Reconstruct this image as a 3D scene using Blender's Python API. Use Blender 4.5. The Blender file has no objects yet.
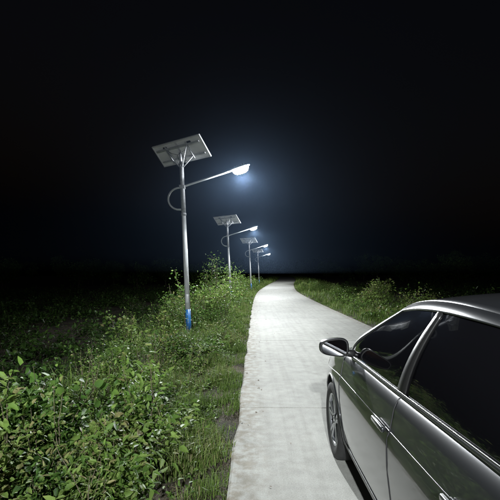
import bpy, bmesh, math, random
import numpy as np
from mathutils import Vector, Matrix, Euler
R = np.random.default_rng(11)
random.seed(5)
scene = bpy.context.scene
COL = scene.collection

# ------------------------------------------------------------------ helpers
def new_mat(name):
    m = bpy.data.materials.new(name); m.use_nodes = True
    nt = m.node_tree
    return m, nt, nt.nodes["Principled BSDF"]

def simple(name, col, rough=0.5, metal=0.0, coat=0.0, noise=0.0, nscale=8.0, bump=0.0, spec=0.5):
    m, nt, b = new_mat(name)
    b.inputs["Base Color"].default_value = (*col, 1)
    b.inputs["Roughness"].default_value = rough
    b.inputs["Metallic"].default_value = metal
    b.inputs["Coat Weight"].default_value = coat
    b.inputs["Coat Roughness"].default_value = 0.04
    b.inputs["Specular IOR Level"].default_value = spec
    if noise > 0 or bump > 0:
        tc = nt.nodes.new("ShaderNodeTexCoord")
        n = nt.nodes.new("ShaderNodeTexNoise"); n.inputs["Scale"].default_value = nscale
        n.inputs["Detail"].default_value = 6
        nt.links.new(tc.outputs["Object"], n.inputs["Vector"])
        if noise > 0:
            r = nt.nodes.new("ShaderNodeValToRGB")
            r.color_ramp.elements[0].position = 0.3; r.color_ramp.elements[1].position = 0.7
            r.color_ramp.elements[0].color = (*[c*(1-noise) for c in col], 1)
            r.color_ramp.elements[1].color = (*[min(1, c*(1+noise)) for c in col], 1)
            nt.links.new(n.outputs["Fac"], r.inputs["Fac"])
            nt.links.new(r.outputs["Color"], b.inputs["Base Color"])
        if bump > 0:
            bp = nt.nodes.new("ShaderNodeBump"); bp.inputs["Strength"].default_value = bump
            bp.inputs["Distance"].default_value = 0.01
            nt.links.new(n.outputs["Fac"], bp.inputs["Height"])
            nt.links.new(bp.outputs["Normal"], b.inputs["Normal"])
    return m

def obj_from(name, verts, faces, mats, parent=None, smooth=False, midx=None):
    me = bpy.data.meshes.new(name)
    me.from_pydata([tuple(v) for v in verts], [], faces)
    for m in (mats if isinstance(mats, (list, tuple)) else [mats]): me.materials.append(m)
    if midx is not None: me.polygons.foreach_set("material_index", midx)
    if smooth: me.polygons.foreach_set("use_smooth", [True]*len(me.polygons))
    me.update()
    o = bpy.data.objects.new(name, me); COL.objects.link(o)
    if parent: o.parent = parent
    return o

def fast_mesh(name, V, loops, counts, mats, rnd=None, parent=None, midx=None, smooth=False):
    me = bpy.data.meshes.new(name)
    me.vertices.add(len(V)); me.vertices.foreach_set("co", np.asarray(V, np.float32).ravel())
    me.loops.add(len(loops)); me.loops.foreach_set("vertex_index", np.asarray(loops, np.int32))
    counts = np.asarray(counts, np.int32)
    starts = np.concatenate([[0], np.cumsum(counts)[:-1]]).astype(np.int32)
    me.polygons.add(len(counts)); me.polygons.foreach_set("loop_start", starts)
    me.polygons.foreach_set("loop_total", counts)
    for m in mats: me.materials.append(m)
    if midx is not None: me.polygons.foreach_set("material_index", np.asarray(midx, np.int32))
    if rnd is not None:
        a = me.attributes.new("rnd", 'FLOAT', 'POINT'); a.data.foreach_set("value", np.asarray(rnd, np.float32))
    if smooth: me.polygons.foreach_set("use_smooth", np.ones(len(counts), bool))
    me.update(calc_edges=True); me.validate()
    o = bpy.data.objects.new(name, me); COL.objects.link(o)
    if parent: o.parent = parent
    return o

def tube(name, pts, radii, mat, parent=None, seg=12, cap=True):
    pts = [Vector(p) for p in pts]
    if not hasattr(radii, "__len__"): radii = [radii]*len(pts)
    V = []; F = []
    prev = None
    for i, p in enumerate(pts):
        t = (pts[min(i+1, len(pts)-1)] - pts[max(i-1, 0)]).normalized()
        if prev is None:
            a = Vector((1, 0, 0)) if abs(t.x) < 0.9 else Vector((0, 1, 0))
            n = (a - t*a.dot(t)).normalized()
        else:
            n = (prev - t*prev.dot(t)).normalized()
        prev = n; b = t.cross(n)
        for k in range(seg):
            an = 2*math.pi*k/seg
            V.append(p + (n*math.cos(an) + b*math.sin(an))*radii[i])
    for i in range(len(pts)-1):
        for k in range(seg):
            F.append((i*seg+k, i*seg+(k+1) % seg, (i+1)*seg+(k+1) % seg, (i+1)*seg+k))
    if cap:
        F.append(tuple(range(seg))[::-1]); F.append(tuple((len(pts)-1)*seg+k for k in range(seg)))
    return obj_from(name, V, F, mat, parent, smooth=True)

def box(name, c, s, mat, parent=None, rot=None, bevel=0.0, seg=3):
    bm = bmesh.new(); bmesh.ops.create_cube(bm, size=1)
    bmesh.ops.scale(bm, vec=s, verts=bm.verts)
    if bevel > 0:
        bmesh.ops.bevel(bm, geom=list(bm.edges), offset=bevel, segments=seg, affect='EDGES', profile=0.5)
    M = (rot if rot is not None else Matrix.Identity(3)).to_4x4()
    M.translation = Vector(c)
    bmesh.ops.transform(bm, matrix=M, verts=bm.verts)
    me = bpy.data.meshes.new(name); bm.to_mesh(me); bm.free()
    me.materials.append(mat)
    if bevel > 0: me.polygons.foreach_set("use_smooth", [True]*len(me.polygons))
    o = bpy.data.objects.new(name, me); COL.objects.link(o)
    if parent: o.parent = parent
    return o

def empty(name, loc=(0, 0, 0)):
    e = bpy.data.objects.new(name, None); e.location = loc; COL.objects.link(e); return e

def sstep(a, b, x):
    t = np.clip((x-a)/(b-a), 0, 1); return t*t*(3-2*t)

# ------------------------------------------------------------------ road path / terrain
CY = np.array([-400, -60, 0, 10, 25, 40, 60, 80, 110, 150, 190, 240, 400.])
CX = np.array([1.69, 1.69, 1.69, 1.69, 1.69, 2.05, 3.7, 6.0, 8.6, 8.0, 2.0, -12.0, -70.])
def cx(y): 
    y = np.asarray(y, float)
    return (np.interp(y-6, CY, CX)+np.interp(y-3, CY, CX)+np.interp(y, CY, CX)+np.interp(y+3, CY, CX)+np.interp(y+6, CY, CX))/5
def rz(y): return 1.0*sstep(35, 125, np.asarray(y, float))
HW = 1.9
def gz(x, y):
    x = np.asarray(x, float); y = np.asarray(y, float)
    t = x - cx(y)
    d = np.abs(t) - HW
    left = (t < 0)
    z = -0.035 - 0.10*sstep(0.15, 1.2, d) - np.where(left, 1.75*sstep(1.9, 6.0, d), 0.65*sstep(2.0, 7.0, d))
    z = np.where(d < 0.0, -0.09, z)
    bump = 0.03*np.sin(x*2.1+y*1.3)*np.sin(y*1.7-x*0.8) + 0.02*np.sin(x*5.3+1)*np.sin(y*4.7)
    z = z + bump*sstep(0.2, 1.2, d)
    far = sstep(60, 300, np.hypot(x, y))
    return z + far*0.25 + rz(y)

xs = np.unique(np.concatenate([np.arange(-12, 16, 0.2), np.linspace(-500, -12, 40), np.linspace(16, 500, 40)]))
ys = np.unique(np.concatenate([np.arange(-8, 30, 0.25), np.arange(30, 130, 1.5), np.linspace(130, 700, 40), np.linspace(-300, -8, 25)]))
X, Y = np.meshgrid(xs, ys); Z = gz(X, Y)
nx, ny = len(xs), len(ys)
I = np.arange(nx*ny).reshape(ny, nx)
Q = np.stack([I[:-1, :-1], I[:-1, 1:], I[1:, 1:], I[1:, :-1]], -1).reshape(-1, 4)

gm, nt, b = new_mat("soil_and_undergrowth")
tc = nt.nodes.new("ShaderNodeTexCoord")
n1 = nt.nodes.new("ShaderNodeTexNoise"); n1.inputs["Scale"].default_value = 1.3; n1.inputs["Detail"].default_value = 8
n2 = nt.nodes.new("ShaderNodeTexNoise"); n2.inputs["Scale"].default_value = 35; n2.inputs["Detail"].default_value = 8
r1 = nt.nodes.new("ShaderNodeValToRGB")
r1.color_ramp.elements[0].position = .35; r1.color_ramp.elements[0].color = (.035, .035, .018, 1)
r1.color_ramp.elements[1].position = .66; r1.color_ramp.elements[1].color = (.11, .085, .055, 1)
r2 = nt.nodes.new("ShaderNodeValToRGB")
r2.color_ramp.elements[0].position = .3; r2.color_ramp.elements[0].color = (.35, .33, .3, 1)
r2.color_ramp.elements[1].position = .7; r2.color_ramp.elements[1].color = (1.2, 1.15, 1.1, 1)
mx = nt.nodes.new("ShaderNodeMix"); mx.data_type = 'RGBA'; mx.blend_type = 'MULTIPLY'; mx.inputs[0].default_value = 1
for n in (n1, n2): nt.links.new(tc.outputs["Object"], n.inputs["Vector"])
nt.links.new(n1.outputs["Fac"], r1.inputs["Fac"]); nt.links.new(n2.outputs["Fac"], r2.inputs["Fac"])
nt.links.new(r1.outputs["Color"], mx.inputs[6]); nt.links.new(r2.outputs["Color"], mx.inputs[7])
nt.links.new(mx.outputs[2], b.inputs["Base Color"]); b.inputs["Roughness"].default_value = .95
bp = nt.nodes.new("ShaderNodeBump"); bp.inputs["Strength"].default_value = .8; bp.inputs["Distance"].default_value = .03
nt.links.new(n2.outputs["Fac"], bp.inputs["Height"]); nt.links.new(bp.outputs["Normal"], b.inputs["Normal"])
fast_mesh("ground", np.stack([X, Y, Z], -1).reshape(-1, 3), Q.ravel(), np.full(len(Q), 4), [gm], smooth=True)

# ------------------------------------------------------------------ concrete road slabs
cm, nt, b = new_mat("road_concrete")
tc = nt.nodes.new("ShaderNodeTexCoord")
def nz(scale, det=8, vec=None, rough=.6):
    n = nt.nodes.new("ShaderNodeTexNoise"); n.inputs["Scale"].default_value = scale; n.inputs["Detail"].default_value = det
    n.inputs["Roughness"].default_value = rough
    nt.links.new(vec or tc.outputs["Object"], n.inputs["Vector"]); return n
def ramp(src, p0, c0, p1, c1):
    r = nt.nodes.new("ShaderNodeValToRGB")
    r.color_ramp.elements[0].position = p0; r.color_ramp.elements[0].color = (*c0, 1)
    r.color_ramp.elements[1].position = p1; r.color_ramp.elements[1].color = (*c1, 1)
    nt.links.new(src, r.inputs["Fac"]); return r
def mul(a, bb, f=1.0):
    m = nt.nodes.new("ShaderNodeMix"); m.data_type = 'RGBA'; m.blend_type = 'MULTIPLY'; m.inputs[0].default_value = f
    nt.links.new(a, m.inputs[6]); nt.links.new(bb, m.inputs[7]); return m.outputs[2]
a = nz(0.7); bb = nz(6); c = nz(90, 4)
mp = nt.nodes.new("ShaderNodeMapping"); mp.inputs["Scale"].default_value = (9, .35, 1)
nt.links.new(tc.outputs["Object"], mp.inputs["Vector"])
st = nz(1.0, 6, mp.outputs["Vector"])
A = ramp(a.outputs["Fac"], .3, (.335, .338, .315), .7, (.44, .443, .415))
B = ramp(bb.outputs["Fac"], .3, (.82, .82, .80), .65, (1.04, 1.04, 1.03))
C = ramp(c.outputs["Fac"], .25, (.75, .75, .74), .6, (1.03, 1.03, 1.03))
S = ramp(st.outputs["Fac"], .25, (.84, .835, .82), .55, (1.02, 1.02, 1.02))
vo = nt.nodes.new("ShaderNodeTexVoronoi"); vo.inputs["Scale"].default_value = 1.4
nt.links.new(tc.outputs["Object"], vo.inputs["Vector"])
ST = ramp(vo.outputs["Distance"], .02, (.72, .71, .68), .10, (1, 1, 1))
out = mul(mul(mul(mul(A.outputs[0], B.outputs[0]), C.outputs[0]), S.outputs[0]), ST.outputs[0], .6)
at = nt.nodes.new("ShaderNodeAttribute"); at.attribute_name = "rnd"
ED = ramp(at.outputs["Fac"], .0, (1, 1, 1), 1.0, (.55, .48, .38))
edn = nz(9, 8)
mm = nt.nodes.new("ShaderNodeMix"); mm.data_type = 'RGBA'; mm.blend_type = 'MULTIPLY'
nt.links.new(ramp(edn.outputs["Fac"], .4, (0, 0, 0), .6, (1, 1, 1)).outputs[0], mm.inputs[0])
nt.links.new(out, mm.inputs[6]); nt.links.new(ED.outputs[0], mm.inputs[7])
nt.links.new(mm.outputs[2], b.inputs["Base Color"]); b.inputs["Roughness"].default_value = .82
bp = nt.nodes.new("ShaderNodeBump"); bp.inputs["Strength"].default_value = .35; bp.inputs["Distance"].default_value = .006
nt.links.new(c.outputs["Fac"], bp.inputs["Height"]); nt.links.new(bp.outputs["Normal"], b.inputs["Normal"])

V = []; F = []; RN = []
cs = np.array([-HW, -HW+.02, -HW+.12, -HW+.35, -1.0, 0, 1.0, HW-.35, HW-.12, HW-.02, HW])
er = np.array([1, 1, .8, .15, 0, 0, 0, .15, .8, 1, 1])
y0 = -40.0 - 0.05
slab = 5.0
while y0 < 380:
    n = 11
    yy = np.linspace(y0+.009, y0+slab-.009, n)
    base = len(V)
    for y in yy:
        c0 = float(cx(y)); zr = float(rz(y))
        jl = 0.02*math.sin(y*3.1)+.015*math.sin(y*7.7)
        V.append((c0-HW+jl, y, zr-.16)); RN.append(1)
        for k, t in enumerate(cs):
            z = 0.0 if 0 < k < len(cs)-1 else -.012
            V.append((c0+t+(jl if k < 3 else 0), y, zr+z)); RN.append(er[k])
        V.append((c0+HW, y, zr-.16)); RN.append(1)
    m = len(cs)+2
    for i in range(n-1):
        for k in range(m-1):
            F.append((base+i*m+k, base+i*m+k+1, base+(i+1)*m+k+1, base+(i+1)*m+k))
    F.append(tuple(base+k for k in range(m))[::-1]); F.append(tuple(base+(n-1)*m+k for k in range(m)))
    y0 += slab
o = obj_from("concrete_road", V, F, cm)
a_ = o.data.attributes.new("rnd", 'FLOAT', 'POINT'); a_.data.foreach_set("value", RN)

# ------------------------------------------------------------------ vegetation materials
def leaf_mat(name, cols, rough=.55, trans=.3):
    m, nt, b = new_mat(name)
    at = nt.nodes.new("ShaderNodeAttribute"); at.attribute_name = "rnd"
    r = nt.nodes.new("ShaderNodeValToRGB")
    els = r.color_ramp.elements
    els[0].position = 0; els[0].color = (*cols[0], 1); els[1].position = 1; els[1].color = (*cols[-1], 1)
    for i, c in enumerate(cols[1:-1]):
        e = els.new((i+1)/(len(cols)-1)); e.color = (*c, 1)
    nt.links.new(at.outputs["Fac"], r.inputs["Fac"])
    nt.links.new(r.outputs[0], b.inputs["Base Color"])
    b.inputs["Roughness"].default_value = rough
    b.inputs["Specular IOR Level"].default_value = .3
    tr = nt.nodes.new("ShaderNodeBsdfTranslucent"); nt.links.new(r.outputs[0], tr.inputs["Color"])
    ms = nt.nodes.new("ShaderNodeMixShader"); ms.inputs[0].default_value = trans
    nt.links.new(b.outputs[0], ms.inputs[1]); nt.links.new(tr.outputs[0], ms.inputs[2])
    nt.links.new(ms.outputs[0], nt.nodes["Material Output"].inputs["Surface"])
    return m
M_leaf = leaf_mat("shrub_leaves", [(.02, .045, .01), (.045, .10, .018), (.08, .155, .03), (.12, .20, .04), (.17, .24, .06), (.22, .19, .09)])
M_grass = leaf_mat("grass_blades", [(.04, .07, .015), (.075, .13, .024), (.11, .18, .035), (.15, .20, .055), (.26, .22, .12)], .6)
M_stem = simple("shrub_stems", (.10, .085, .05), .8, noise=.4)
M_bark = simple("tree_bark", (.08, .065, .05), .9, noise=.4)

def norm(a): return a/np.maximum(np.linalg.norm(a, axis=-1, keepdims=True), 1e-9)

def leaf_geo(P, D, N, L, W):
    D = norm(D); S_ = norm(np.cross(D, N)); N = norm(np.cross(S_, D))
    L = L[:, None]; W = W[:, None]
    v = np.stack([P,
                  P + D*L*.28 + S_*W*.46 + N*W*.16,
                  P + D*L*.66 + S_*W*.36 + N*W*.10 - N*L*.04,
                  P + D*L - N*L*.14,
                  P + D*L*.66 - S_*W*.36 + N*W*.10 - N*L*.04,
                  P + D*L*.28 - S_*W*.46 + N*W*.16], 1)
    n = len(P); base = (np.arange(n)*6)[:, None]
    q = np.concatenate([base+np.array([0, 1, 2, 3]), base+np.array([0, 3, 4, 5])], 1).reshape(-1)
    return v.reshape(-1, 3), q, np.full(2*n, 4)

def leaf_rnd(rn):
    d = np.array([-.10, .0, .05, .08, .0, -.05])
    return np.clip(rn[:, None]+d[None]+R.normal(0, .03, (len(rn), 6)), 0, 1).ravel()

def stem_geo(paths, r0):
    n, k, _ = paths.shape
    ang = np.array([0, 2.09, 4.19])
    off = np.stack([np.cos(ang), np.sin(ang), np.zeros(3)], -1)
    rad = (np.linspace(1, .3, k)[None, :]*np.asarray(r0)[:, None])
    v = paths[:, :, None, :] + off[None, None]*rad[:, :, None, None]
    idx = np.arange(n*k*3).reshape(n, k, 3)
    a = idx[:, :-1, :]; b_ = idx[:, 1:, :]
    q = np.stack([a, np.roll(a, -1, 2), np.roll(b_, -1, 2), b_], -1).reshape(-1)
    return v.reshape(-1, 3), q, np.full(len(q)//4, 4)

def shrubs(name, specs, zfun=gz):
    """specs: rows (x,y,h,r,nstems,leaves_per_stem,leafsize,tone)"""
    Ps = []; Ds = []; Ls = []; Rn = []; paths = []; rad = []; Ws = []
    for (x, y, h, r, ns, lp, ls, tone) in specs:
        z0 = float(zfun(x, y))
        K = 7
        asp = R.choice([.32, .45, .6, .72]); fuzz = R.uniform(.6, 1.3)
        az = R.uniform(0, 2*np.pi, ns); sp = np.sqrt(R.uniform(0.02, 1, ns))*r; hh = h*R.uniform(.4, 1.15, ns)*(1-.25*(sp/r)**2)
        t = np.linspace(0, 1, K)
        bx = R.normal(0, r*.18, (ns, 2))
        wob = R.normal(0, .04*h, (ns, K, 3)).cumsum(1)*t[None, :, None]*.8
        p = np.zeros((ns, K, 3))
        p[:, :, 0] = x + bx[:, :1] + np.cos(az)[:, None]*sp[:, None]*t**1.3
        p[:, :, 1] = y + bx[:, 1:] + np.sin(az)[:, None]*sp[:, None]*t**1.3
        p[:, :, 2] = z0 - .03 + hh[:, None]*(t**.85)
        p += wob
        paths.append(p); rad.append(np.full(ns, .003+.005*h))
        n = ns*lp
        si = np.repeat(np.arange(ns), lp); tt = R.beta(1.9, 1.15, n)*.98+.02
        f = tt*(K-1); i0 = np.minimum(f.astype(int), K-2); fr = (f-i0)[:, None]
        P = p[si, i0]*(1-fr) + p[si, i0+1]*fr
        off = R.normal(0, 1, (n, 3)); off[:, 2] *= .7
        P = P + off*fuzz*(.03+.085*(h/1.2)*np.minimum(1, tt[:, None]+.2))*min(1.5, max(.6, ls/.05))*(1.15-.6*tt[:, None])
        out = P - np.array([x, y, z0+.35*h])
        D = norm(out)*.6 + R.normal(0, .7, (n, 3)); D[:, 2] = D[:, 2]*.6 - .1
        Ps.append(P); Ds.append(D); l_ = ls*R.uniform(.4, 1.4, n); Ls.append(l_); Ws.append(l_*asp*R.uniform(.85, 1.15, n))
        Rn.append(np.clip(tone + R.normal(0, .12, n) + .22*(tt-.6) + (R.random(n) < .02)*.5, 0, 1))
    P = np.concatenate(Ps); D = np.concatenate(Ds); L = np.concatenate(Ls); rn = np.concatenate(Rn); W = np.concatenate(Ws)
    g = zfun(P[:, 0], P[:, 1]); keep = P[:, 2] > g+.01
    dd = np.abs(P[:, 0]-cx(P[:, 1]))-HW
    keep &= (dd > -.12 - .5*np.clip(P[:, 2]-.3, 0, .5))
    P, D, L, rn, W = P[keep], D[keep], L[keep], rn[keep], W[keep]
    N = np.tile([0, 0, 1.], (len(P), 1)) + R.normal(0, .55, (len(P), 3))
    v1, l1, c1 = leaf_geo(P, D, N, L, W)
    v2, l2, c2 = stem_geo(np.concatenate(paths), np.concatenate(rad))
    V = np.concatenate([v1, v2]); Lp = np.concatenate([l1, l2+len(v1)]); Cn = np.concatenate([c1, c2])
    mi = np.concatenate([np.zeros(len(c1)), np.ones(len(c2))])
    return fast_mesh(name, V, Lp, Cn, [M_leaf, M_stem], np.concatenate([leaf_rnd(rn), np.zeros(len(v2))]), midx=mi)

def grass(name, P, h, w, rn):
    n = len(P); az = R.uniform(0, 2*np.pi, n)
    D = np.stack([np.cos(az), np.sin(az), np.zeros(n)], -1); az2 = az+R.normal(1.57, .4, n)
    S_ = np.stack([np.cos(az2), np.sin(az2), np.zeros(n)], -1)
    bend = R.uniform(.15, .95, n)[:, None]; H = h[:, None]; W = w[:, None]; up = np.array([0, 0, 1.])
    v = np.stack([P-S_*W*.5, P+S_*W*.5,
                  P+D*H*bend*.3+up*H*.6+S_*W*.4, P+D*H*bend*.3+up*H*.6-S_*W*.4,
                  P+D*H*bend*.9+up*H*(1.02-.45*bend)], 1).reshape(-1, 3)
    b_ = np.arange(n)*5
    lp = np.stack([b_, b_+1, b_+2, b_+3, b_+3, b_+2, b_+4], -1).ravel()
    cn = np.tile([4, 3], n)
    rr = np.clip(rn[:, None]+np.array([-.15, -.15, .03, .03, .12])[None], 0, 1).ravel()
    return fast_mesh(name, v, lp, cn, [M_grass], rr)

# left bank of shrubs: a ragged band on the shoulder, thinner down the slope
spec = []
def add(x, y, h, r, ns, lp, ls, tone): spec.append((x, y, h, r, ns, lp, ls, tone))
for i in range(46):
    y = R.uniform(1.8, 8); x = -R.uniform(.95, 2.7)
    big = R.random() < .4
    h = R.uniform(.72, 1.0) if big else R.uniform(.3, .7)
    h *= .7+.3*min(1, (-x-.6)/1.0)
    add(x, y, h, R.uniform(.3, .5)*(1 if big else .8), R.integers(8, 14), 52, R.choice([.032, .045, .06, .078]), R.choice([.15, .3, .45, .6, .75]))
for i in range(46):
    y = R.uniform(7.5, 17); x = -R.uniform(.8, 3.0)
    if abs(x+1.8) < .55 and 8.9 < y < 11.4: continue
    h = R.uniform(.5, 1.2)
    add(x, y, h, R.uniform(.35, .6), 12, 42, R.choice([.05, .065, .085]), R.choice([.2, .35, .5, .65, .75]))
for i in range(60):      # lower slope
    y = R.uniform(2, 30); x = float(cx(y))-HW-R.uniform(2.8, 7)
    add(x, y, R.uniform(.5, 1.2), R.uniform(.5, .8), 10, 36, .08, R.uniform(.0, .3))
for i in range(90):
    y = R.uniform(16, 62); x = float(cx(y))-HW - R.uniform(.8, 5.0)
    h = R.uniform(.6, 1.6)
    add(x, y, h, R.uniform(.6, 1.0), 12, 34, R.uniform(.10, .15), R.uniform(.2, .7))
for i in range(420):     # scrub filling the low field on the left, leaf tone darkened to look unlit
    y = R.uniform(2, 75); x = float(cx(y))-HW-R.uniform(5.0, 24+y*.3)
    add(x, y, R.uniform(.6, 1.7), R.uniform(.9, 1.9), 9, 22, .19, R.uniform(.0, .2))
shrubs("roadside_shrubs", spec)
for (x, y, h, r, ns, lp, ls, tn) in [(-2.2, 22, 2.9, .75, 24, 80, .12, .45), (-1.35, 18, 1.7, .6, 18, 60, .10, .6), (-3.1, 17, 2.0, .7, 20, 60, .11, .35),
                                     (-1.7, 30, 2.5, .8, 20, 60, .14, .5), (-1.5, 14.2, 1.45, .5, 16, 60, .085, .6)]:
    shrubs("bush", [(x, y, h, r, ns, lp, ls, tn)])
# right bank
spec = []
for i in range(120):
    y = R.uniform(7, 60); x = float(cx(y))+HW + .9 + R.uniform(0, 1)**1.3*8
    h = R.uniform(.35, 1.0)+ .2*min(1, (x-4.6)/4)
    add(x, y, h, R.uniform(.5, .9), 12, 36, R.uniform(.07, .13), R.uniform(.2, .7))
for i in range(22):
    y = R.uniform(1, 8); x = 4.6+R.uniform(0, 5)
    add(x, y, R.uniform(.5, .9), .55, 12, 46, .07, R.uniform(.25, .6))
for i in range(160):
    y = R.uniform(8, 80); x = float(cx(y))+HW+R.uniform(8, 34)
    add(x, y, R.uniform(.6, 1.7), R.uniform(.9, 1.9), 9, 20, .20, R.uniform(.0, .3))
shrubs("roadside_shrubs", spec)
for (x, y, h) in [(5.7, 20.5, 1.45), (7.4, 24, 1.8), (6.2, 15.5, 1.3)]:
    shrubs("bush", [(x, y, h, .7, 20, 55, .10, .72)])

# grass verges
def verge(n, ylo, yhi, side, wid, off, hlo, hhi, w, pw=1.6):
    y = R.uniform(ylo, yhi, n); d = R.uniform(0, 1, n)**pw*wid+off
    clump = np.sin(y*5.1+d*3)+np.sin(y*2.3-d*7+1.3)+np.sin(y*11.7+d*13)
    k = R.random(n) < np.clip(.45+.35*clump, .05, 1)
    y, d = y[k], d[k]; clump = clump[k]
    x = cx(y)+side*(HW+d)
    z = gz(x, y)
    h = R.uniform(hlo, hhi, len(y))*(.75+.22*clump)*np.clip(.35+d*1.4, .35, 1)
    tone = .5+.16*np.sin(y*1.9+d*4)+R.normal(0, .17, len(y))
    return np.stack([x, y, z], -1), h, np.full(len(y), w)*R.uniform(.6, 1.3, len(y)), np.clip(tone, 0, 1)
parts = [verge(34000, 1.5, 7, -1, 2.4, .20, .07, .26, .006, 1.0),
         verge(9000, 1.8, 8, -1, .5, -.01, .03, .12, .006, 1.0),
         verge(24000, 3.0, 10, -1, 1.4, .0, .10, .32, .008, 1.0),
         verge(26000, 9, 24, -1, 1.8, .0, .14, .45, .013, 1.0),
         verge(20000, 22, 70, -1, 2.2, -.02, .2, .55, .03, 1.0),
         verge(14000, 4, 24, -1, 6.0, 1.5, .2, .6, .016, 1.0),
         verge(8000, 1, 9, 1, 2.0, .03, .10, .3, .008, 1.0),
         verge(30000, 8, 26, 1, 3.2, .0, .14, .42, .013, 1.0),
         verge(24000, 24, 80, 1, 5.0, .0, .2, .55, .03, 1.0),
         verge(14000, 60, 160, 1, 7.0, .0, .3, .7, .07, 1.0),
         verge(10000, 60, 160, -1, 7.0, .0, .3, .7, .07, 1.0)]
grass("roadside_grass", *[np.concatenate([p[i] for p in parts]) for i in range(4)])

# low broad-leaved weeds in the verge
n = 32000
y = R.uniform(1.6, 14, n); d = .22+R.uniform(0, 1, n)*2.6
k = R.random(n) < np.clip(.5+.35*(np.sin(y*4.1+d*5)+np.sin(y*1.7-d*4+2)), .04, 1)*np.clip((d-.22)*2+.2+np.clip(y-4, 0, 1), 0, 1)
y, d = y[k], d[k]; x = cx(y)-HW-d
P = np.stack([x, y, gz(x, y)+R.uniform(.01, .24, len(y))*np.clip(d*1.5, .3, 1)], -1)
D = R.normal(0, 1, (len(y), 3)); D[:, 2] *= .35
N = np.tile([0, 0, 1.], (len(y), 1))+R.normal(0, .35, (len(y), 3))
L = R.uniform(.02, .06, len(y))
v, l, c = leaf_geo(P, D, N, L, L*R.uniform(.4, .7, len(y)))
fast_mesh("ground_cover_weeds", v, l, c, [M_leaf], leaf_rnd(np.clip(R.normal(.55, .17, len(y)), 0, 1)))

# fallen leaves on the road
n = 90
y = R.uniform(2, 30, n); t = np.where(R.random(n) < .75, -HW+np.abs(R.normal(0, .3, n))+.03, R.uniform(-HW, HW, n)); x = cx(y)+t
P = np.stack([x, y, np.full(n, .006)], -1); D = R.normal(0, 1, (n, 3)); D[:, 2] *= .1
L = R.uniform(.02, .05, n)
v, l, c = leaf_geo(P, D, np.tile([0, 0, 1.], (n, 1)), L, L*.55)
fast_mesh("fallen_leaves", v, l, c, [leaf_mat("dry_leaf", [(.05, .035, .02), (.14, .09, .04), (.2, .15, .08)])], np.repeat(R.random(n), 6))

# distant trees
def trees(name, rows):
    Ps = []; paths = []; rad = []; Rn = []
    for (x, y, h, r) in rows:
        z0 = float(gz(x, y)); K = 6; t = np.linspace(0, 1, K)
        nb = 7
        p = np.zeros((nb, K, 3))
        az = R.uniform(0, 6.28, nb)
        for j in range(nb):
            st = 0 if j == 0 else R.uniform(.25, .5)*h
            rr = r*R.uniform(.4, .85) if j else .3
            p[j, :, 0] = x+np.cos(az[j])*rr*t; p[j, :, 1] = y+np.sin(az[j])*rr*t
            p[j, :, 2] = z0+st+(h*(.85 if j == 0 else R.uniform(.25, .45)))*t
        paths.append(p); rad.append(np.where(np.arange(nb) == 0, .14, .06))
        nc = 20
        C = np.stack([x+R.normal(0, r*.5, nc), y+R.normal(0, r*.5, nc), z0+h*R.uniform(.25, .98, nc)], -1)
        for c_ in C:
            q = R.normal(0, 1, (70, 3)); q = norm(q)*R.uniform(.3, 1, (70, 1))**.5*r*R.uniform(.25, .5)
            q[:, 2] *= .7
            Ps.append(c_+q); Rn.append(np.clip(R.normal(.3, .12, 70), 0, 1))
    P = np.concatenate(Ps); D = R.normal(0, 1, P.shape); N = R.normal(0, .5, P.shape)+[0, 0, 1]
    L = R.uniform(.22, .45, len(P))
    v1, l1, c1 = leaf_geo(P, D, N, L, L*.6)
    v2, l2, c2 = stem_geo(np.concatenate(paths), np.concatenate(rad))
    fast_mesh(name, np.concatenate([v1, v2]), np.concatenate([l1, l2+len(v1)]), np.concatenate([c1, c2]), [M_leaf, M_bark],
              np.concatenate([np.repeat(np.concatenate(Rn), 6), np.zeros(len(v2))]), midx=np.concatenate([np.zeros(len(c1)), np.ones(len(c2))]))
rows = []
for i in range(46):
    y = R.uniform(80, 130); x = R.uniform(17, 85)
    rows.append((x, y, R.uniform(3.5, 7.0), R.uniform(2.2, 3.4)))
for i in range(36):
    y = R.uniform(80, 130); x = R.uniform(-90, -9)
    rows.append((x, y, R.uniform(4, 7.5), R.uniform(2.2, 3.4)))
for i in range(20):
    rows.append((R.uniform(-25, 40), R.uniform(185, 215), R.uniform(6, 10), R.uniform(3, 4.5)))
trees("distant_trees", rows)

# ------------------------------------------------------------------ street lamps
M_pole = simple("white_painted_steel", (.50, .52, .53), .4, noise=.15, nscale=5, coat=.2)
M_galv = simple("galvanised_steel", (.36, .37, .39), .5, .15, noise=.25, nscale=14)
M_blue = simple("blue_paint", (.02, .11, .30), .4, noise=.3, nscale=9)
M_back = simple("panel_backsheet", (.66, .67, .67), .6, noise=.08, nscale=4)
M_alu = simple("aluminium_frame", (.6, .6, .62), .4, .3)
M_cell = simple("solar_cells", (.01, .015, .05), .12, 0, coat=1)
M_dark = simple("dark_plastic", (.02, .02, .022), .5)
M_head = simple("lamp_housing", (.35, .36, .38), .4, .3)
M_conc = simple("concrete_base", (.33, .32, .30), .9, noise=.2)
em = bpy.data.materials.new("led_lens"); em.use_nodes = True
nt = em.node_tree; nt.nodes.clear()
e = nt.nodes.new("ShaderNodeEmission"); e.inputs["Color"].default_value = (.9, .96, 1, 1); e.inputs["Strength"].default_value = 60
oo = nt.nodes.new("ShaderNodeOutputMaterial"); nt.links.new(e.outputs[0], oo.inputs[0])
try: em.cycles.emission_sampling = 'NONE'
except Exception as ex: print(ex)

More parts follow.
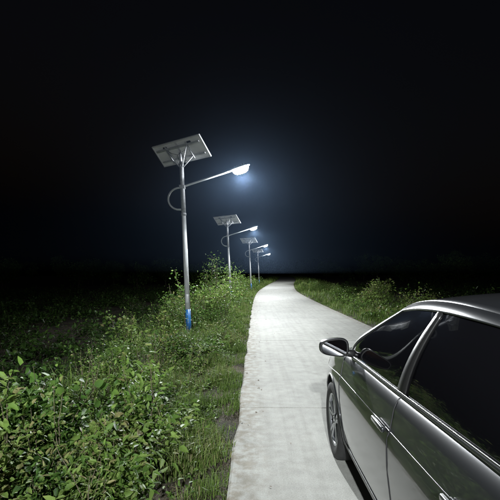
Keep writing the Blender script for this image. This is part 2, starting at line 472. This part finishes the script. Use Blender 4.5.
LD = bpy.data.lights.new("led_light", 'POINT')
LD.energy = 1000; LD.color = (.94, .98, 1.0); LD.shadow_soft_size = .09
LD.use_nodes = True
nt = LD.node_tree
emn = nt.nodes.get("Emission")
g = nt.nodes.new("ShaderNodeNewGeometry"); sx = nt.nodes.new("ShaderNodeSeparateXYZ")
nt.links.new(g.outputs["Incoming"], sx.inputs[0])
def mth(op, a, b_=None, clamp=False):
    m = nt.nodes.new("ShaderNodeMath"); m.operation = op; m.use_clamp = clamp
    for i, v in enumerate((a, b_)):
        if v is None: continue
        if isinstance(v, (int, float)): m.inputs[i].default_value = v
        else: nt.links.new(v, m.inputs[i])
    return m.outputs[0]
# luminaire distribution: batwing along the road, cut off to the sides
c_ = mth('MULTIPLY', sx.outputs["Z"], -1.0)
mxc = mth('MAXIMUM', c_, .36)
f_ = mth('DIVIDE', 1.0, mth('MULTIPLY', mxc, mxc))
f_ = mth('MULTIPLY', f_, mth('MINIMUM', 1.0, mth('MAXIMUM', mth('DIVIDE', c_, .30), 0.0)))
lat = mth('DIVIDE', mth('SUBTRACT', mth('ABSOLUTE', sx.outputs["X"]), .40), .36, clamp=True)
f_ = mth('MULTIPLY', f_, mth('SUBTRACT', 1.0, mth('MULTIPLY', lat, .975)))
upw = mth('MULTIPLY', mth('LESS_THAN', c_, 0.02), 1.3)
nt.links.new(mth('MAXIMUM', mth('MAXIMUM', f_, upw), .10), emn.inputs["Strength"])

def street_lamp(x, y, H=4.8, lean=-.054, az=0.0):
    z00 = float(gz(x, y))
    e = empty("street_lamp", (x, y, z00-.02))
    H += float(rz(y))-z00
    box("foundation", (0, 0, .0), (.42, .42, .16), M_conc, e, bevel=.015)
    L = lambda z: (lean*z, 0, z)
    box("base_flange", (0, 0, .09), (.26, .26, .018), M_galv, e, bevel=.004)
    for sx_ in (-.1, .1):
        for sy_ in (-.1, .1): tube("anchor_bolt", [(sx_, sy_, .08), (sx_, sy_, .15)], .011, M_galv, e, 6)
    zb = .86
    tube("pole_blue_section", [L(.1), L(zb)], [.077, .073], M_blue, e, 20)
    tube("pole_shaft", [L(zb), L(H*.70)], [.0715, .060], M_pole, e, 20)
    tube("pole_upper", [L(H*.70), L(H-.02)], [.064, .058], M_galv, e, 20)
    tube("pole_collar", [L(H*.70-.04), L(H*.70+.03)], .072, M_galv, e, 20)
    box("service_door", (L(1.15)[0], -.068, 1.15), (.07, .012, .22), M_pole, e, bevel=.004)
    px, pz = L(H-.62)[0], H-.62
    pts = []
    for k in range(15):
        a = -math.pi/2 - math.pi*k/14
        pts.append((px-.07+.32*math.cos(a), 0, (H-1.06)+.31*math.sin(a)))
    pts[0] = (px+.02, 0, pts[0][2])
    tip = Vector((px+1.36, -.05, H-.29))
    st = Vector(pts[-1]); 
    for k in range(1, 9): pts.append(tuple(st.lerp(tip, k/8)))
    tube("lamp_arm", pts, .027, M_pole, e, 10)
    box("arm_clamp", (px+.0, 0, H-.73), (.16, .15, .10), M_galv, e, bevel=.01)
    tube("arm_stay", [(px+.02, 0, H-1.05), (px+.0, 0, H-.75)], .012, M_galv, e, 6)
    d = (tip-st).normalized(); sd = Vector((0, 1, 0)); up = d.cross(sd)*-1
    if up.z < 0: up = -up
    V = []; F = []
    prof = [(-.10, .035, .03), (-.02, .05, .04), (.05, .11, .05), (.2, .135, .052), (.38, .13, .045), (.50, .10, .03), (.55, .05, .018)]
    seg = 16
    for (s, w, h) in prof:
        for k in range(seg):
            a = 2*math.pi*k/seg; ca, sa = math.cos(a), math.sin(a)
            V.append(tip + d*s + sd*w*math.copysign(abs(ca)**.7, ca) + up*(h*(sa if sa > 0 else sa*.45)))
    for i in range(len(prof)-1):
        for k in range(seg): F.append((i*seg+k, i*seg+(k+1) % seg, (i+1)*seg+(k+1) % seg, (i+1)*seg+k))
    F.append(tuple(range(seg))); F.append(tuple((len(prof)-1)*seg+k for k in range(seg))[::-1])
    obj_from("lamp_head", V, F, M_head, e, smooth=True)
    for k in range(5):
        c = tip+d*(.12+.07*k)+up*.055
        box("cooling_fin", c, (.012, .17, .03), M_head, e, rot=Matrix((d, sd, up)).transposed())
    V = []; F = []
    rings = [(1, 0), (.97, .05), (.85, .10), (.6, .135), (.2, .15)]
    cc = tip+d*.27-up*.018
    for (q, dz) in rings:
        for k in range(20):
            a = 2*math.pi*k/20
            V.append(cc + d*(.23*q*math.cos(a)) + sd*(.128*q*math.sin(a)) - up*dz)
    for i in range(len(rings)-1):
        for k in range(20): F.append((i*20+k, i*20+(k+1) % 20, (i+1)*20+(k+1) % 20, (i+1)*20+k))
    F.append(tuple(80+k for k in range(20)))
    obj_from("led_lens", V, F, em, e, smooth=True)
    lo_ = bpy.data.objects.new("led_light", LD); COL.objects.link(lo_); lo_.parent = e
    lo_.location = cc - up*.25
    # solar panel
    aa = Vector((.82, -.57, 0)).normalized(); nn = Vector((.57, .82, 0)).normalized()
    ww = (nn*.46 - Vector((0, 0, .44))).normalized()
    pn = aa.cross(ww).normalized()
    if pn.z < 0: pn = -pn
    rot = Matrix((aa, ww, pn)).transposed()
    if rot.determinant() < 0: rot = Matrix((-aa, ww, pn)).transposed()
    pc = Vector((L(H)[0]-.02, -.02, H+.27))
    PL, PW = 1.84, .66
    for s in (-1, 1):
        cpos = pc + aa*s*(PL/4+.004)
        box("panel_backsheet", cpos+pn*.012, (PL/2-.03, PW-.03, .006), M_back, e, rot=rot)
        box("panel_cells", cpos+pn*.020, (PL/2-.034, PW-.034, .006), M_cell, e, rot=rot)
        for (o1, o2, s1, s2) in [(0, PW/2, PL/2-.006, .026), (0, -PW/2, PL/2-.006, .026), (PL/4-.016, 0, .026, PW-.028), (-PL/4+.016, 0, .026, PW-.028)]:
            box("panel_frame", cpos+aa*o1+ww*o2+pn*.008, (s1, s2, .04), M_alu, e, rot=rot)
        box("junction_box", cpos-ww*PW*.30-pn*.008, (.13, .09, .028), M_dark, e, rot=rot, bevel=.005)
        box("support_rail", pc+ww*s*.18-pn*.030, (PL*.9, .04, .03), M_galv, e, rot=rot)
        box("cross_rail", pc+aa*s*.40-pn*.058, (.04, PW*.8, .025), M_galv, e, rot=rot)
        tube("panel_cable", [cpos-ww*PW*.30-pn*.02, cpos-ww*.05-pn*.09-aa*s*.2, pc-pn*.17, (L(H-.15)[0], -.06, H-.2)], .007, M_dark, e, 6)
    tube("panel_mount", [L(H-.05), tuple(pc-pn*.04)], .035, M_galv, e, 10)
    for s in (-1, 1):
        tube("panel_strut", [L(H-.22), tuple(pc+aa*s*.40+ww*.18-pn*.06)], .014, M_galv, e, 8)
        tube("panel_strut", [L(H-.22), tuple(pc+aa*s*.40-ww*.18-pn*.06)], .014, M_galv, e, 8)
    e.rotation_euler = (0, 0, az)
    return e
street_lamp(-1.82, 11)
street_lamp(-1.55, 25)
street_lamp(-.45, 40)
street_lamp(.5, 60)
street_lamp(-1.82, -5.2)

# ------------------------------------------------------------------ car
M_paint = simple("dark_grey_car_paint", (.024, .026, .029), .33, .35, coat=1.0, noise=.12, nscale=3)
M_glass = simple("tinted_car_glass", (.004, .004, .005), .03, 0, coat=0.0)
M_tyre = simple("tyre_rubber", (.02, .02, .02), .8, noise=.3, nscale=30)
M_rim = simple("alloy_wheel", (.45, .46, .48), .3, .9)
M_trim = simple("black_trim", (.012, .012, .012), .35)
M_chrome = simple("chrome_trim", (.45, .45, .47), .25, 1)
M_mirror = simple("mirror_glass", (.85, .87, .9), .02, 1)
M_lens = simple("headlamp_lens", (.5, .52, .55), .08, .6, coat=1)
M_red = simple("tail_lamp_lens", (.35, .01, .01), .1, 0, coat=1)
M_plate = simple("number_plate_blue", (.02, .09, .4), .4)
M_disc = simple("brake_disc", (.25, .25, .26), .4, .9)
car = empty("parked_car", (1.56, 2.30, 0))

ST = np.array([
 (-2.33, .60, .42, .80, .84), (-2.28, .74, .31, .94, .98), (-2.12, .83, .24, 1.02, 1.075), (-1.70, .88, .21, 1.03, 1.10),
 (-1.2, .90, .19, 1.02, 1.05), (-.6, .905, .18, 1.005, 1.03), (0, .905, .18, .99, 1.01), (.6, .905, .18, .98, 1.0),
 (1.0, .90, .18, .965, 1.01), (1.3, .893, .19, .93, .99), (1.7, .865, .20, .86, .915), (2.0, .80, .21, .77, .82), (2.15, .72, .24, .68, .72), (2.24, .56, .33, .57, .61)])
PT = np.array([(0, 0, 0), (.78, 0, 0), (.90, .03, 0), (.945, .09, 0), (.965, .20, 0), (.985, .38, 0), (1, .55, 0), (1.0, .66, 0), (.997, .74, 0), (.98, .775, 0), (.968, .84, 0),
               (.955, .91, 0), (.93, .97, 0), (.89, 1, .06), (.78, 1, .45), (.55, 1, .78), (.3, 1, .95), (0, 1, 1)])
def catm(y, col):
    xs_ = ST[:, 0]; v = ST[:, col]
    i = int(np.clip(np.searchsorted(xs_, y)-1, 0, len(xs_)-2))
    h = xs_[i+1]-xs_[i]; t = (y-xs_[i])/h
    def tan(j):
        if j <= 0: return (v[1]-v[0])/(xs_[1]-xs_[0])
        if j >= len(v)-1: return (v[-1]-v[-2])/(xs_[-1]-xs_[-2])
        a = (v[j]-v[j-1])/(xs_[j]-xs_[j-1]); b2 = (v[j+1]-v[j])/(xs_[j+1]-xs_[j])
        return 0 if a*b2 < 0 else (2*a*b2/(a+b2) if a+b2 else 0)
    m0, m1 = tan(i)*h, tan(i+1)*h
    return (2*t**3-3*t**2+1)*v[i]+(t**3-2*t**2+t)*m0+(-2*t**3+3*t**2)*v[i+1]+(t**3-t**2)*m1
def bp_(y, t, side=1, off=0.0):
    w, zb, zs, zt = [catm(y, c) for c in (1, 2, 3, 4)]
    i = min(int(t), len(PT)-2); f = t-i
    q = PT[i]*(1-f)+PT[i+1]*f
    z = zb+(zs-zb)*q[1]+(zt-zs)*q[2]
    x = w*q[0]
    if off:
        q1 = PT[min(i+1, len(PT)-1)]; q0 = PT[i]
        dz = (zs-zb)*(q1[1]-q0[1])+(zt-zs)*(q1[2]-q0[2]); dx = w*(q1[0]-q0[0])
        l = math.hypot(dx, dz) or 1
        x += off*dz/l; z += -off*dx/l
        if y > 1.8: y += off*.8
        if y < -2.0: y -= off*.8
    return Vector((side*x, y, z))
yst = np.concatenate([np.linspace(-2.33, -2.1, 10), np.linspace(-2.06, 1.9, 70), np.linspace(1.94, 2.24, 14)])
NP = len(PT); ring = 2*NP-2
V = []; F = []
for y in yst:
    for k in range(NP): V.append(bp_(y, k if k < NP-1 else NP-1.0001, 1))
    for k in range(NP-2, 0, -1): V.append(bp_(y, k, -1))
for i in range(len(yst)-1):
    for k in range(ring): F.append((i*ring+k, (i+1)*ring+k, (i+1)*ring+(k+1) % ring, i*ring+(k+1) % ring))
F.append(tuple(range(ring))); F.append(tuple((len(yst)-1)*ring+k for k in range(ring))[::-1])
body = obj_from("body", V, F, [M_paint, M_trim], car, smooth=True)
bm = bmesh.new(); bm.from_mesh(body.data); bmesh.ops.recalc_face_normals(bm, faces=bm.faces); bm.to_mesh(body.data); bm.free()
AX = [1.35, -1.31]; WR = .325
bpy.context.view_layer.update()
cutters = []
for ay in AX:
    for s in (-1, 1):
        bm = bmesh.new()
        bmesh.ops.create_cone(bm, cap_ends=True, segments=48, radius1=.372, radius2=.372, depth=.5)
        bmesh.ops.transform(bm, matrix=Matrix.Translation((s*.86, ay, .335)) @ Matrix.Rotation(math.pi/2, 4, 'Y'), verts=bm.verts)
        me = bpy.data.meshes.new("cut"); bm.to_mesh(me); bm.free()
        me.materials.append(M_paint); me.materials.append(M_trim)
        me.polygons.foreach_set("material_index", [1]*len(me.polygons))
        o = bpy.data.objects.new("cut", me); COL.objects.link(o); o.parent = car; cutters.append(o)
        md = body.modifiers.new("b", 'BOOLEAN'); md.operation = 'DIFFERENCE'; md.object = o; md.solver = 'EXACT'
bpy.context.view_layer.update()
dg = bpy.context.evaluated_depsgraph_get()
me2 = bpy.data.meshes.new_from_object(body.evaluated_get(dg))
body.modifiers.clear(); body.data = me2
for o in cutters: bpy.data.objects.remove(o)
try:
    me2.set_sharp_from_angle(angle=math.radians(38))
except Exception as ex: print("sharp", ex)

def patch(name, y0, y1, t0, t1, mat, side, off=.004, ny_=14, nt_=8, taper=0.0):
    V = []; F = []
    for i in range(ny_+1):
        u = i/ny_; y = y0+(y1-y0)*u
        for j in range(nt_+1):
            v = j/nt_; ta = t0+taper*(1-u); t = ta+(t1-ta)*v
            V.append(bp_(y, t, side, off))
    for i in range(ny_):
        for j in range(nt_):
            F.append((i*(nt_+1)+j, (i+1)*(nt_+1)+j, (i+1)*(nt_+1)+j+1, i*(nt_+1)+j+1))
    return obj_from(name, V, F, mat, car, smooth=True)
for s in (-1, 1):
    patch("headlamp", 1.86, 2.21, 6.5, 11.5, M_lens, s, taper=3.2)
    patch("tail_lamp", -2.30, -2.0, 7.5, 11.8, M_red, s)
    patch("side_skirt", -.93, .96, 1.6, 3.6, M_trim, s, .005, 30)
    tube("body_crease", [bp_(y, 9.0, s, -.001) for y in np.linspace(-1.9, 1.8, 40)], .004, M_paint, car, 6)
    for ay in AX:
        pts = []
        for k in range(25):
            a = math.radians(-12+204*k/24); yy_ = ay+.375*math.cos(a); zz_ = .335+.375*math.sin(a)
            lo_, hi_ = 1.0, 13.0
            for _ in range(24):
                mid = (lo_+hi_)/2
                if bp_(yy_, mid).z < zz_: lo_ = mid
                else: hi_ = mid
            if zz_ > .2: pts.append(bp_(yy_, lo_, s, .0))
        tube("arch_lip", pts, .009, M_paint, car, 8)
    for yl, sl in ((.93, .06), (-.22, .0), (-1.02, -.12)):
        tube("door_gap", [bp_(yl+sl*(t-3)/9*1.0, t, s, .0005) for t in np.linspace(3.2, 13, 24)], .0035, M_dark, car, 6)
    tube("door_gap", [bp_(y, 3.3, s, .0005) for y in np.linspace(-.98, .93, 20)], .003, M_dark, car, 6)
    tube("bonnet_gap", [bp_(y, 13.3, s, .0005) for y in np.linspace(1.25, 2.08, 20)], .0035, M_dark, car, 6)
    for yh in (-.10, -.93):
        c = bp_(yh, 8.6, s, .022)
        box("door_handle", c, (.022, .19, .028), M_paint, car, bevel=.0095)
        box("handle_recess", bp_(yh, 8.6, s, .001), (.006, .13, .05), M_dark, car, bevel=.002)

box("grille", (0, 2.235, .50), (.70, .03, .12), M_trim, car, bevel=.012)
for k in range(4): box("grille_bar", (0, 2.254, .46+.027*k), (.66, .008, .006), M_chrome, car)
box("front_number_plate", (0, 2.262, .37), (.44, .01, .14), M_plate, car, bevel=.003)
box("bumper_intake", (0, 2.20, .29), (1.0, .06, .07), M_trim, car, bevel=.02)
box("rear_number_plate", (0, -2.338, .62), (.44, .01, .14), M_plate, car, bevel=.003)
box("rear_bumper_trim", (0, -2.30, .36), (1.1, .06, .10), M_trim, car, bevel=.02)

# greenhouse
YF0, YF1, YR0, YR1 = 1.27, .28, -1.80, -.98
def gx(y, v):
    y = np.asarray(y, float)
    base = .825 - .09*sstep(.75, 1.3, y) - .09*sstep(-1.1, -1.8, y) 
    top = .625 - .05*sstep(-.2, .4, y) - .05*sstep(-.5, -1.1, y)
    return base + (top-base)*v**1.25
def G(u, v, side, inset=0.0):
    yf = YF0 + (YF1-YF0)*v**.92; yr = YR0+(YR1-YR0)*v**.9
    y = yr+(yf-yr)*u
    yb = YR0+(YF0-YR0)*u
    zb = catm(np.clip(yb, -2, 2), 3)-.02
    yt = YR1+(YF1-YR1)*u
    zt = 1.465-.06*((yt+.35)/.63)**2
    z = zb+(zt-zb)*v
    x = gx(y, v)+.02*math.sin(math.pi*v)-inset
    return Vector((side*float(x), y, z))
def gridmesh(name, fn, us, vs, mask, mat):
    V = [fn(u, v) for u in us for v in vs]; F = []
    m = len(vs)
    for i in range(len(us)-1):
        for j in range(m-1):
            if mask((us[i]+us[i+1])/2, (vs[j]+vs[j+1])/2): F.append((i*m+j, (i+1)*m+j, (i+1)*m+j+1, i*m+j+1))
    o = obj_from(name, V, F, mat, car, smooth=True)
    sm = o.modifiers.new("s", 'SOLIDIFY'); sm.thickness = .012; sm.offset = 0
    return o
us = sorted(set(list(np.linspace(0, 1, 41))+[.075, .50, .535, .955])); vs = sorted(set(list(np.linspace(0, 1, 13))+[.06, .90]))
sidewin = lambda u, v: (.075 < u < .955) and (.06 < v < .90) and not (.50 < u < .535)
for s in (-1, 1):
    gridmesh("side_frame", lambda u, v: G(u, v, s), us, vs, lambda u, v: not sidewin(u, v) and not (.48 < u < .55 and .06 < v < .9), M_paint)
    gridmesh("door_pillar", lambda u, v: G(u, v, s), us, vs, lambda u, v: .50 < u < .535 and .06 < v < .9, M_trim)
    gridmesh("side_window", lambda u, v: G(u, v, s, .010), us, vs, lambda u, v: (.06 < u < .965) and (v < .94), M_glass)
    tube("window_trim", [G(u, .06, s)+Vector((s*.004, 0, 0)) for u in np.linspace(.08, .955, 40)], .004, M_chrome, car, 6)
ws = np.linspace(-1, 1, 25)
def front(w, v, ins=0):
    p = G(1, v, 1); return Vector((w*p.x, p.y+(.16-.09*v)*(1-w*w)-ins, p.z+.03*(1-w*w)*(.3+.7*v)+.02*(1-v)*(1-w*w)))
def rear(w, v, ins=0):
    p = G(0, v, 1); return Vector((w*p.x, p.y-(.13-.07*v)*(1-w*w)+ins, p.z+.05*(1-w*w)*v+.05*(1-v)*(1-w*w)))
gridmesh("windscreen", front, ws, vs, lambda u, v: abs(u) < .94, M_glass)
gridmesh("windscreen_pillar", lambda w, v: front(w, v, -.004), ws, vs, lambda u, v: abs(u) > .93 or v > .95, M_paint)
gridmesh("rear_window", rear, ws, vs, lambda u, v: abs(u) < .9, M_glass)
gridmesh("rear_pillar", lambda w, v: rear(w, v, -.004), ws, vs, lambda u, v: abs(u) > .88 or v > .93, M_paint)
def roof(u, w):
    p = G(u, 1, 1); yf = .07*(1-w*w); yr = -.06*(1-w*w)
    zc = .03*(1-w*w) + .02*(1-w*w)*math.sin(math.pi*u)
    return Vector((w*p.x, p.y+yr+(yf-yr)*u, p.z+zc))
gridmesh("roof", lambda u, w: roof(u, w), list(np.linspace(0, 1, 24)), list(ws), lambda u, v: True, M_paint)
tube("wiper", [(-.1, 1.36, 1.0), (-.55, 1.26, 1.01)], .008, M_trim, car, 6)

# mirrors
def mirror(s):
    c = Vector((s*.965, .84, 1.05))
    V = []; F = []; prof = [(-.055, 1.0), (-.05, 1.03), (-.02, 1.04), (.03, .97), (.075, .78), (.105, .5), (.115, .2)]
    seg = 28
    def shape(a, q):
        ca, sa = math.cos(a), math.sin(a)
        xx = .108*math.copysign(abs(ca)**.65, ca); zz = .064*math.copysign(abs(sa)**.65, sa)
        zz *= 1-.18*(xx/.108)
        return xx*q, zz*q
    for (yy_, q) in prof:
        for k in range(seg):
            xx, zz = shape(2*math.pi*k/seg, q)
            V.append(c+Vector((s*xx, yy_, zz)))
    for i in range(len(prof)-1):
        for k in range(seg): F.append((i*seg+k, i*seg+(k+1) % seg, (i+1)*seg+(k+1) % seg, (i+1)*seg+k))
    F.append(tuple((len(prof)-1)*seg+k for k in range(seg)))
    obj_from("mirror_housing", V, F, M_paint, car, smooth=True)
    V = [c+Vector((s*shape(2*math.pi*k/seg, .985)[0], -.045, shape(2*math.pi*k/seg, .985)[1])) for k in range(seg)]
    obj_from("mirror_bezel", V, [tuple(range(seg))], M_trim, car)
    V = [c+Vector((s*shape(2*math.pi*k/seg, .88)[0], -.049-.10*shape(2*math.pi*k/seg, .88)[0]-.012, shape(2*math.pi*k/seg, .88)[1])) for k in range(seg)]
    obj_from("mirror_glass", V, [tuple(range(seg))], M_mirror, car)
    tube("mirror_arm", [(s*.78, .86, .985), (s*.84, .86, .995), (s*.90, .86, 1.015)], [.035, .028, .03], M_trim, car, 12)
for s in (-1, 1): mirror(s)

# wheels
def wheel(s, ay):
    e = empty("wheel"); e.parent = car; e.location = (s*.785, ay, WR)
    prof = [(-.09, .215), (-.10, .24), (-.105, .275), (-.098, .305), (-.08, .320), (-.05, .325), (.05, .325), (.08, .320), (.098, .305), (.105, .275), (.10, .24), (.09, .215)]
    n = 64; V = []; F = []
    for k in range(n):
        a = 2*math.pi*k/n
        for (x, r) in prof: V.append((x*s, r*math.cos(a), r*math.sin(a)))
    m = len(prof)
    for k in range(n):
        for j in range(m-1): F.append((k*m+j, k*m+j+1, ((k+1) % n)*m+j+1, ((k+1) % n)*m+j))
    obj_from("tyre", V, F, M_tyre, e, smooth=True)
    prof2 = [(.09, .220), (.093, .212), (.085, .203), (.04, .195), (-.09, .195), (-.09, .215)]
    V = []; F = []
    for k in range(n):
        a = 2*math.pi*k/n
        for (x, r) in prof2: V.append((x*s, r*math.cos(a), r*math.sin(a)))
    m = len(prof2)
    for k in range(n):
        for j in range(m-1): F.append((k*m+j, k*m+j+1, ((k+1) % n)*m+j+1, ((k+1) % n)*m+j))
    obj_from("rim_barrel", V, F, M_rim, e, smooth=True)
    for k in range(5):
        for dd in (-.13, .13):
            a = 2*math.pi*k/5+.3
            a1 = a+dd*1.3; a0 = a+dd*.6
            p0 = Vector((s*.066, .04*math.cos(a0), .04*math.sin(a0))); p1 = Vector((s*.080, .208*math.cos(a1), .208*math.sin(a1)))
            d = (p1-p0).normalized(); w = Vector((1, 0, 0)).cross(d).normalized(); nn = d.cross(w)
            box("spoke", (p0+p1)/2, ((p1-p0).length, .026, .022), M_rim, e, rot=Matrix((d, w, nn)).transposed(), bevel=.006, seg=2)
    tube("hub", [(s*.04, 0, 0), (s*.082, 0, 0), (s*.086, 0, 0)], [.055, .045, .03], M_rim, e, 24)
    tube("brake_disc", [(s*.0, 0, 0), (s*.02, 0, 0)], [.145, .145], M_disc, e, 40)
    for k in range(5):
        a = 2*math.pi*k/5; tube("wheel_bolt", [(s*.07, .03*math.cos(a), .03*math.sin(a)), (s*.09, .03*math.cos(a), .03*math.sin(a))], .006, M_dark, e, 6)
    tube("backing", [(-s*.07, 0, 0), (-s*.06, 0, 0)], [.19, .19], M_dark, e, 32)
for ay in AX:
    for s in (-1, 1): wheel(s, ay)

# ------------------------------------------------------------------ thin homogeneous scatter volume, added to give the lamps a halo
mm_ = bpy.data.materials.new("lamp_halo_volume"); mm_.use_nodes = True
nt = mm_.node_tree; nt.nodes.clear()
vs_ = nt.nodes.new("ShaderNodeVolumeScatter"); vs_.inputs["Color"].default_value = (.42, .64, 1, 1)
vs_.inputs["Density"].default_value = .00032; vs_.inputs["Anisotropy"].default_value = .78
oo = nt.nodes.new("ShaderNodeOutputMaterial"); nt.links.new(vs_.outputs[0], oo.inputs["Volume"])
try: mm_.cycles.volume_sampling = 'EQUIANGULAR'; mm_.cycles.homogeneous_volume = True
except Exception as ex: print(ex)
box("halo_volume", (0, 27, 6.3), (46, 48, 9.1), mm_)

# ------------------------------------------------------------------ world, camera
w = bpy.data.worlds.new("World"); scene.world = w; w.use_nodes = True
nt = w.node_tree; bg = nt.nodes["Background"]
sky = nt.nodes.new("ShaderNodeTexSky"); sky.sky_type = 'NISHITA'; sky.sun_disc = False
sky.sun_elevation = math.radians(-4); sky.sun_rotation = math.radians(150)
nt.links.new(sky.outputs[0], bg.inputs[0]); bg.inputs[1].default_value = .15

cam = bpy.data.cameras.new("camera"); co = bpy.data.objects.new("camera", cam); COL.objects.link(co)
cam.sensor_width = 36; cam.lens = 28.8; cam.clip_end = 2000; cam.clip_start = .05
co.location = (0, 0, 1.6)
co.rotation_euler = Euler((math.radians(90+3.58), 0, math.radians(.86)), 'XYZ')
scene.camera = co
scene.view_settings.view_transform = 'Standard'; scene.view_settings.look = 'None'; scene.view_settings.exposure = 0
